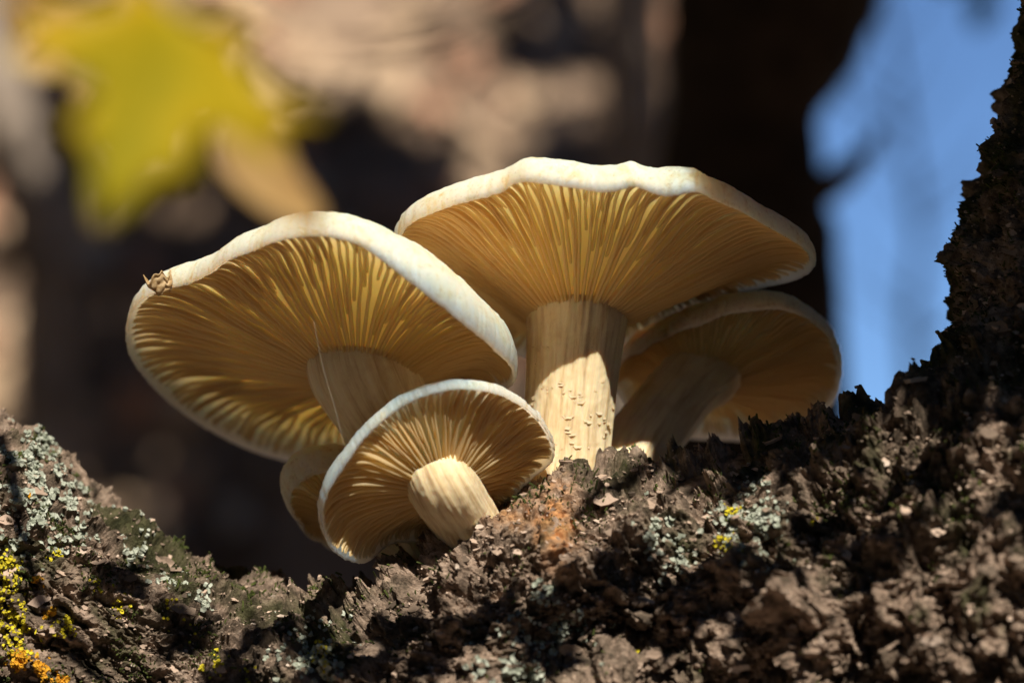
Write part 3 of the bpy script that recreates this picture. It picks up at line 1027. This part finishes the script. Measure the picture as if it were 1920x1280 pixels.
# silk thread
V, F = tube([at(588, 600, 190), at(606, 690, 196), at(628, 765, 204), at(646, 838, 212)], [0.22] * 4, 24, 6)
b0 = c2w(at(646, 838, 212))
tag(obj('silk_thread', quads_to_mesh('silk_thread', c2w(V) - b0, F), M_SILK, None, b0),
    'fine spider silk thread hanging from broad cap to the low leaning mushroom', 'thread')

# ------------------------------------------------------------------ unseen leafy bough, its leaves laid out to shade the right side
def bough():
    pa = SUNC[0] / SUNC[2]
    qa = SUNC[1] / SUNC[2]
    start = at(2420, -1700, 60)
    b = c2w(start)
    root = empty('shade_bough', b)
    tag(root, 'unseen leafy green bough over the right limb, laid out to shade the slanting mushroom', 'bough')
    spine = [start, (900, 1900, 1100), (650, 1550, 1250), (420, 1230, 1280)]
    V, F = tube(spine, [60, 30, 18, 8], 60, 12)
    obj('branch', quads_to_mesh('branch', c2w(V) - b, F), M_TWIG, root)
    sp = catmull(spine, 60)
    r_ = np.random.default_rng(3)
    V0, F0 = leaf_mesh('leaf', [(x * 260, y * 260) for x, y in MAPLE], 2.0, 0.12, 0.08, 0.1, 2)
    for k in range(95):
        q = r_.uniform(-450, 520)
        p = r_.uniform(450 if q > -330 else 640, 1200)
        if k < 8:                                    # the edge that draws the shadow line on the largest cap
            p, q = 425 + 22 * (k % 2), -300 + 80 * k
        Z = r_.uniform(1180, 1700)
        tip = np.array([p + pa * Z, q + qa * Z, Z])
        nrm = unit(SUNC + r_.normal(size=3) * 70)
        yd = unit(np.cross(nrm, r_.normal(size=3)))
        fr = frame(tip - yd * 110, yd, nrm)
        obj('leaf', mesh_np('leaf', c2w(fr(V0)) - b, F0), M_GLEAF, root)
bough()

def left_shade_bough():  # unseen bough added to throw leaf shadows on the left bark
    pa, qa = SUNC[0] / SUNC[2], SUNC[1] / SUNC[2]
    start = at(-1350, -500, -100)
    b = c2w(start)
    root = empty('shade_bough', b)
    tag(root, 'unseen thin leafy bough added above the lichened left limb to dapple its bark', 'bough')
    spine = [start, (-900, 1250, 700), (-500, 1120, 1300), (150, 1000, 1450)]
    V, F = tube(spine, [34, 20, 12, 6], 60, 12)
    obj('branch', quads_to_mesh('branch', c2w(V) - b, F), M_TWIG, root)
    r_ = np.random.default_rng(21)
    V0, F0 = leaf_mesh('leaf', [(x * 120, y * 120) for x, y in MAPLE], 2.0, 0.12, 0.08, 0.1, 2)
    spots = [(-760, -520), (-640, -620), (-520, -690), (-400, -760), (-540, -860), (-330, -900), (-260, -780), (-120, -830), (0, -900), (90, -780), (170, -880), (-420, -980),
             (-620, -970), (270, -820), (330, -930), (430, -760), (560, -900), (-200, -960), (640, -720), (760, -950)]
    for p, q in spots:
        p, q = p + r_.uniform(-40, 40), q + r_.uniform(-30, 30)
        Z = max(1250, (720 - q) / qa) + r_.uniform(0, 250)
        tip = np.array([p + pa * Z, q + qa * Z, Z])
        nrm = unit(SUNC + r_.normal(size=3) * 90)
        yd = unit(np.cross(nrm, r_.normal(size=3)))
        fr = frame(tip - yd * 50, yd, nrm)
        obj('leaf', mesh_np('leaf', c2w(fr(V0)) - b, F0), M_GLEAF, root)
left_shade_bough()

# ------------------------------------------------------------------ background
# ground: flat wood floor with a leaf-covered bank rising behind on the left
def ground():
    xs = np.r_[np.linspace(-60, -8, 14), np.linspace(-7, 7, 150), np.linspace(8, 60, 14)]
    ys = np.r_[np.linspace(-40, -2, 12), np.linspace(-1.8, 12, 150), np.linspace(13, 400, 30)]
    X, Y = np.meshgrid(xs, ys)
    Z = height(X, Y)
    V = np.column_stack([X.ravel(), Y.ravel(), Z.ravel()])
    nx = len(xs)
    i = np.arange(len(ys) - 1)[:, None] * nx
    j = np.arange(nx - 1)[None]
    F = np.stack([i + j, i + j + 1, i + nx + j + 1, i + nx + j], -1).reshape(-1, 4)
    o = obj('ground', mesh_np('ground', V, F), M_GROUND)
    tag(o, kind='structure')

def height(X, Y):
    sh = X.shape
    P = np.column_stack([np.ravel(X), np.ravel(Y), np.zeros(X.size)])
    rise = 1 / (1 + np.exp(-(P[:, 1] - 3.6 + 0.25 * P[:, 0]) / 0.42))
    side = 1 / (1 + np.exp((P[:, 0] - 0.50) / 0.09))
    far = np.clip(1 - (P[:, 1] - 9) / 20, 0, 1)
    z = 4.2 * rise * side * far + fbm(P * 1.3, 3, 5) * 0.10 - 0.05
    z += rise * side * fbm(P * 2.3, 2, 15) * 0.18
    near = np.exp(-((P[:, 0]) ** 2 + P[:, 1] ** 2) / 0.6)
    z = z * (1 - near) + near * -0.0
    return z.reshape(sh)
ground()

# fallen leaves on the bank
def litter():
    V0, F0 = leaf_mesh('l', [(x, y) for x, y in MAPLE], 0.01, 0.25, 0.1, 0.2, 2)
    V0 = V0 - [0, 0.45, 0]
    for mi, (mat, cnt) in enumerate(zip(M_LITTER, (900, 420, 380))):
        n = cnt
        x = rng.uniform(-1.6, 0.75, n)
        y = rng.uniform(2.3, 4.8, n)
        z = height(x, y)
        e = 0.05
        gx = (height(x + e, y) - z) / e
        gy = (height(x, y + e) - z) / e
        N = np.column_stack([-gx, -gy, np.ones(n)])
        N /= np.linalg.norm(N, axis=1)[:, None]
        N += rng.normal(size=(n, 3)) * 0.25
        N /= np.linalg.norm(N, axis=1)[:, None]
        A = np.cross(N, rng.normal(size=(n, 3)))
        A /= np.linalg.norm(A, axis=1)[:, None]
        B = np.cross(N, A)
        sz = rng.uniform(0.05, 0.11, n)
        P = np.column_stack([x, y, z]) + N * 0.012
        W = P[:, None] + (V0[None, :, 0:1] * A[:, None] + V0[None, :, 1:2] * B[:, None] + V0[None, :, 2:3] * N[:, None]) * sz[:, None, None]
        v, f = join(W, F0)
        tag(obj('leaf_litter', mesh_np('leaf_litter', v, f), mat), ['pale tan fallen leaves covering the bank', 'rusty red fallen leaves scattered on the bank', 'dark rotted fallen leaves on the bank'][mi], 'leaf litter', kind='stuff')
litter()


def back_tree(label, pts, radii, mat, amp=0.004, shade_crown=None, canopy=False):
    P = np.array([(p - ORG) for p in pts])
    base = np.array(pts[0], float)
    root = empty('background_tree', base)
    tag(root, label, 'tree', 'trees standing behind the mushrooms')
    V, F = tube(np.array(pts), radii, 90, 28, lambda q, t, a: fbm(q * 9, 3, 4) * amp * 2 + fbm(q * 30, 2, 6) * amp)
    obj('trunk', quads_to_mesh('trunk', V - base, F), mat, root)
    if shade_crown:
        r_ = np.random.default_rng(11)
        V0, F0 = leaf_mesh('l', [(x, y) for x, y in MAPLE], 0.01, 0.2, 0.1, 0.1, 2)
        W = []
        for (c, rad, n) in shade_crown:
            c = np.array(c)
            for k in range(n):
                p = c + r_.normal(size=3) * rad * 0.5
                nrm = unit(SUNW + r_.normal(size=3) * 0.5)
                fr = frame(p, np.cross(nrm, r_.normal(size=3)), nrm)
                W.append(fr(V0 * r_.uniform(0.07, 0.12)))
        v, f = join(np.array(W), F0)
        if canopy:                                   # added unseen leaves that dim the sky over the bank, open towards the sun
            c0 = np.array([-0.3, 3.9, 2.4])
            n = 3600
            d = r_.normal(size=(n, 3))
            d /= np.linalg.norm(d, axis=1)[:, None]
            d[:, 2] = np.abs(d[:, 2])
            P = c0 + d * r_.uniform(2.0, 2.8, n)[:, None]
            rel = P - c0
            perp = np.linalg.norm(rel - (rel @ SUNW)[:, None] * SUNW, axis=1)
            P = P[(perp > 1.2) & ~in_frame(P, 0.10) & (P[:, 1] > 0.3) & (P[:, 2] > 1.9)]
            rel = P - ORG
            P = P[np.linalg.norm(rel - (rel @ SUNW)[:, None] * SUNW, axis=1) > 0.5]
            v2, f2 = shade_leaves(P, (0.22, 0.34), 6)
            f = np.vstack([f, f2 + len(v)])
            v = np.vstack([v, v2])
        tag(obj('shade_crown', mesh_np('shade_crown', v - base, f), M_GLEAF, root), kind='stuff')
    return root

def bank_at(px, py):
    """where the view ray through this pixel meets the bank"""
    d = atw(px, py, 1.0) - cp
    t = np.linspace(2.6, 7.0, 900)
    P = cp + d * t[:, None]
    under = P[:, 2] < height(P[:, 0], P[:, 1])
    return P[np.argmax(under)] if under.any() else P[400]

dark = [(110, 300, .10, 26), (270, 400, .15, 40), (330, 560, .16, 44), (200, 690, .14, 40), (420, 720, .18, 44), (620, 300, .10, 28), (690, 390, .08, 18), (450, 960, .18, 54),
        (560, 880, .15, 44), (560, 1040, .15, 44), (640, 980, .15, 40), (420, 1060, .12, 30), (1050, 70, .07, 16), (700, 560, .2, 40), (1090, 300, .09, 16)]
shade_crown = [(tuple(bank_at(x, y) + SUNW * (1.9 + 0.25 * (i % 3))), r * 1.05, n) for i, (x, y, r, n) in enumerate(dark)]  # unseen leaf clumps added along sun rays to shade patches of the bank
def tw(px, py, m): return atw(px, py, m)
shade_crown += [(tuple(tw(x, y, 4.0) + SUNW * 2.0), r, n) for (x, y, r, n) in ((60, 330, .09, 26), (90, 640, .10, 30), (1195, 300, .12, 40))]  # more added clumps that shade parts of the pale trunks
g0 = tw(1400, 600, 2.1)
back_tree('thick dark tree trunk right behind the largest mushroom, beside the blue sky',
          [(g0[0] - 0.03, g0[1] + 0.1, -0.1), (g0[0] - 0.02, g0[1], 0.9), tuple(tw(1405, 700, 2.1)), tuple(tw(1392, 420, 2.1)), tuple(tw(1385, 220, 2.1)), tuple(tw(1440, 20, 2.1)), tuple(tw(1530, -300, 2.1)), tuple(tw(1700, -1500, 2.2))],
          [0.13, 0.085, 0.072, 0.062, 0.057, 0.076, 0.075, 0.05], M_DARK, 0.003, shade_crown, True)
trunk_shade = [(tuple(tw(1400, 350, 2.1) + SUNW * 0.9), 0.30, 110)]  # unseen leaves added to keep the sun off the dark trunk
back_tree('slim pale tree trunk at the left edge behind the lichened limb',
          [tuple(np.r_[tw(60, 640, 4.1)[:2], -0.1]), tuple(tw(80, 1500, 4.1)), tuple(tw(85, 700, 4.1)), tuple(tw(75, 420, 4.1)), tuple(tw(10, 200, 4.1)), tuple(tw(-80, -200, 4.1))],
          [0.06, 0.052, 0.046, 0.044, 0.042, 0.04], M_GREYB, 0.003, trunk_shade)
back_tree('slim grey tree trunk standing on the bank left of the dark trunk',
          [tuple(np.r_[tw(1195, 640, 4.0)[:2], -0.1]), tuple(tw(1200, 1500, 4.0)), tuple(tw(1195, 500, 4.0)), tuple(tw(1188, 100, 4.0)), tuple(tw(1180, -400, 4.0))],
          [0.06, 0.05, 0.046, 0.042, 0.04], M_GREYB, 0.003)

# twigs and a green leaf against the sky
sap = empty('sapling', (1.75, 6.2, 0.0))
tag(sap, 'distant bare sapling with thin twigs, blurred against the blue sky', 'sapling')
r_ = np.random.default_rng(31)
sb = np.array([1.75, 6.2, 0.0])
V, F = tube([sb, tw(1760, 900, 7.0), tw(1720, 400, 7.0), tw(1640, -100, 7.0), tw(1600, -500, 7.0)], [0.03, 0.022, 0.012, 0.009, 0.004], 60, 8)
obj('trunk', quads_to_mesh('trunk', V - sb, F), M_TWIG, sap)
for k in range(16):
    y0 = r_.uniform(-50, 650)
    x0 = np.interp(y0, [-100, 400, 900], [1640, 1720, 1760])
    sx = r_.choice([-1, 1]) * r_.uniform(60, 190)
    V, F = tube([tw(x0, y0, 7.0), tw(x0 + sx * 0.5, y0 - 50, 6.95), tw(x0 + sx, y0 - r_.uniform(90, 180), 6.9)], [0.006, 0.004, 0.002], 14, 6)
    obj('twig', quads_to_mesh('twig', V - sb, F), M_TWIG, sap)

def sky_twig(label, pts, r, leaves):
    base = np.array(pts[0])
    root = empty('sky_twig', base)
    tag(root, label, 'twig')
    V, F = tube(np.array(pts), r, 30, 8)
    obj('branch', quads_to_mesh('branch', V - base, F), M_TWIG, root)
    V0, F0 = leaf_mesh('l', [(x, y) for x, y in OVAL], 0.01, 0.2, 0.1, 0.1, 2)
    for (p, s, d, mt) in leaves:
        fr = frame(p, d, -FWD + 0.3 * UP)
        obj('leaf', mesh_np('leaf', fr(V0 * s) - base, F0), mt, root)
sky_twig('small blurred dark twig sticking out from the dark trunk into the sky',
         [tw(1500, 380, 2.1), tw(1580, 330, 2.1), tw(1625, 285, 2.1), tw(1650, 240, 2.1)], [0.016, 0.012, 0.007, 0.003], [])
sky_twig('blurred green leafed twig against the sky beside the right limb',
         [tw(2050, -200, 3.0), tw(1930, -90, 3.0), tw(1850, -20, 3.0)], [0.006, 0.004, 0.002],
         [(tw(1850, -20, 3.0), 0.05, (-0.3, 0, -1), M_GLEAF), (tw(1880, -60, 3.0), 0.05, (-1, 0, -0.4), M_GLEAF), (tw(1810, -40, 3.0), 0.04, (-1, 0, -0.1), M_GLEAF)])
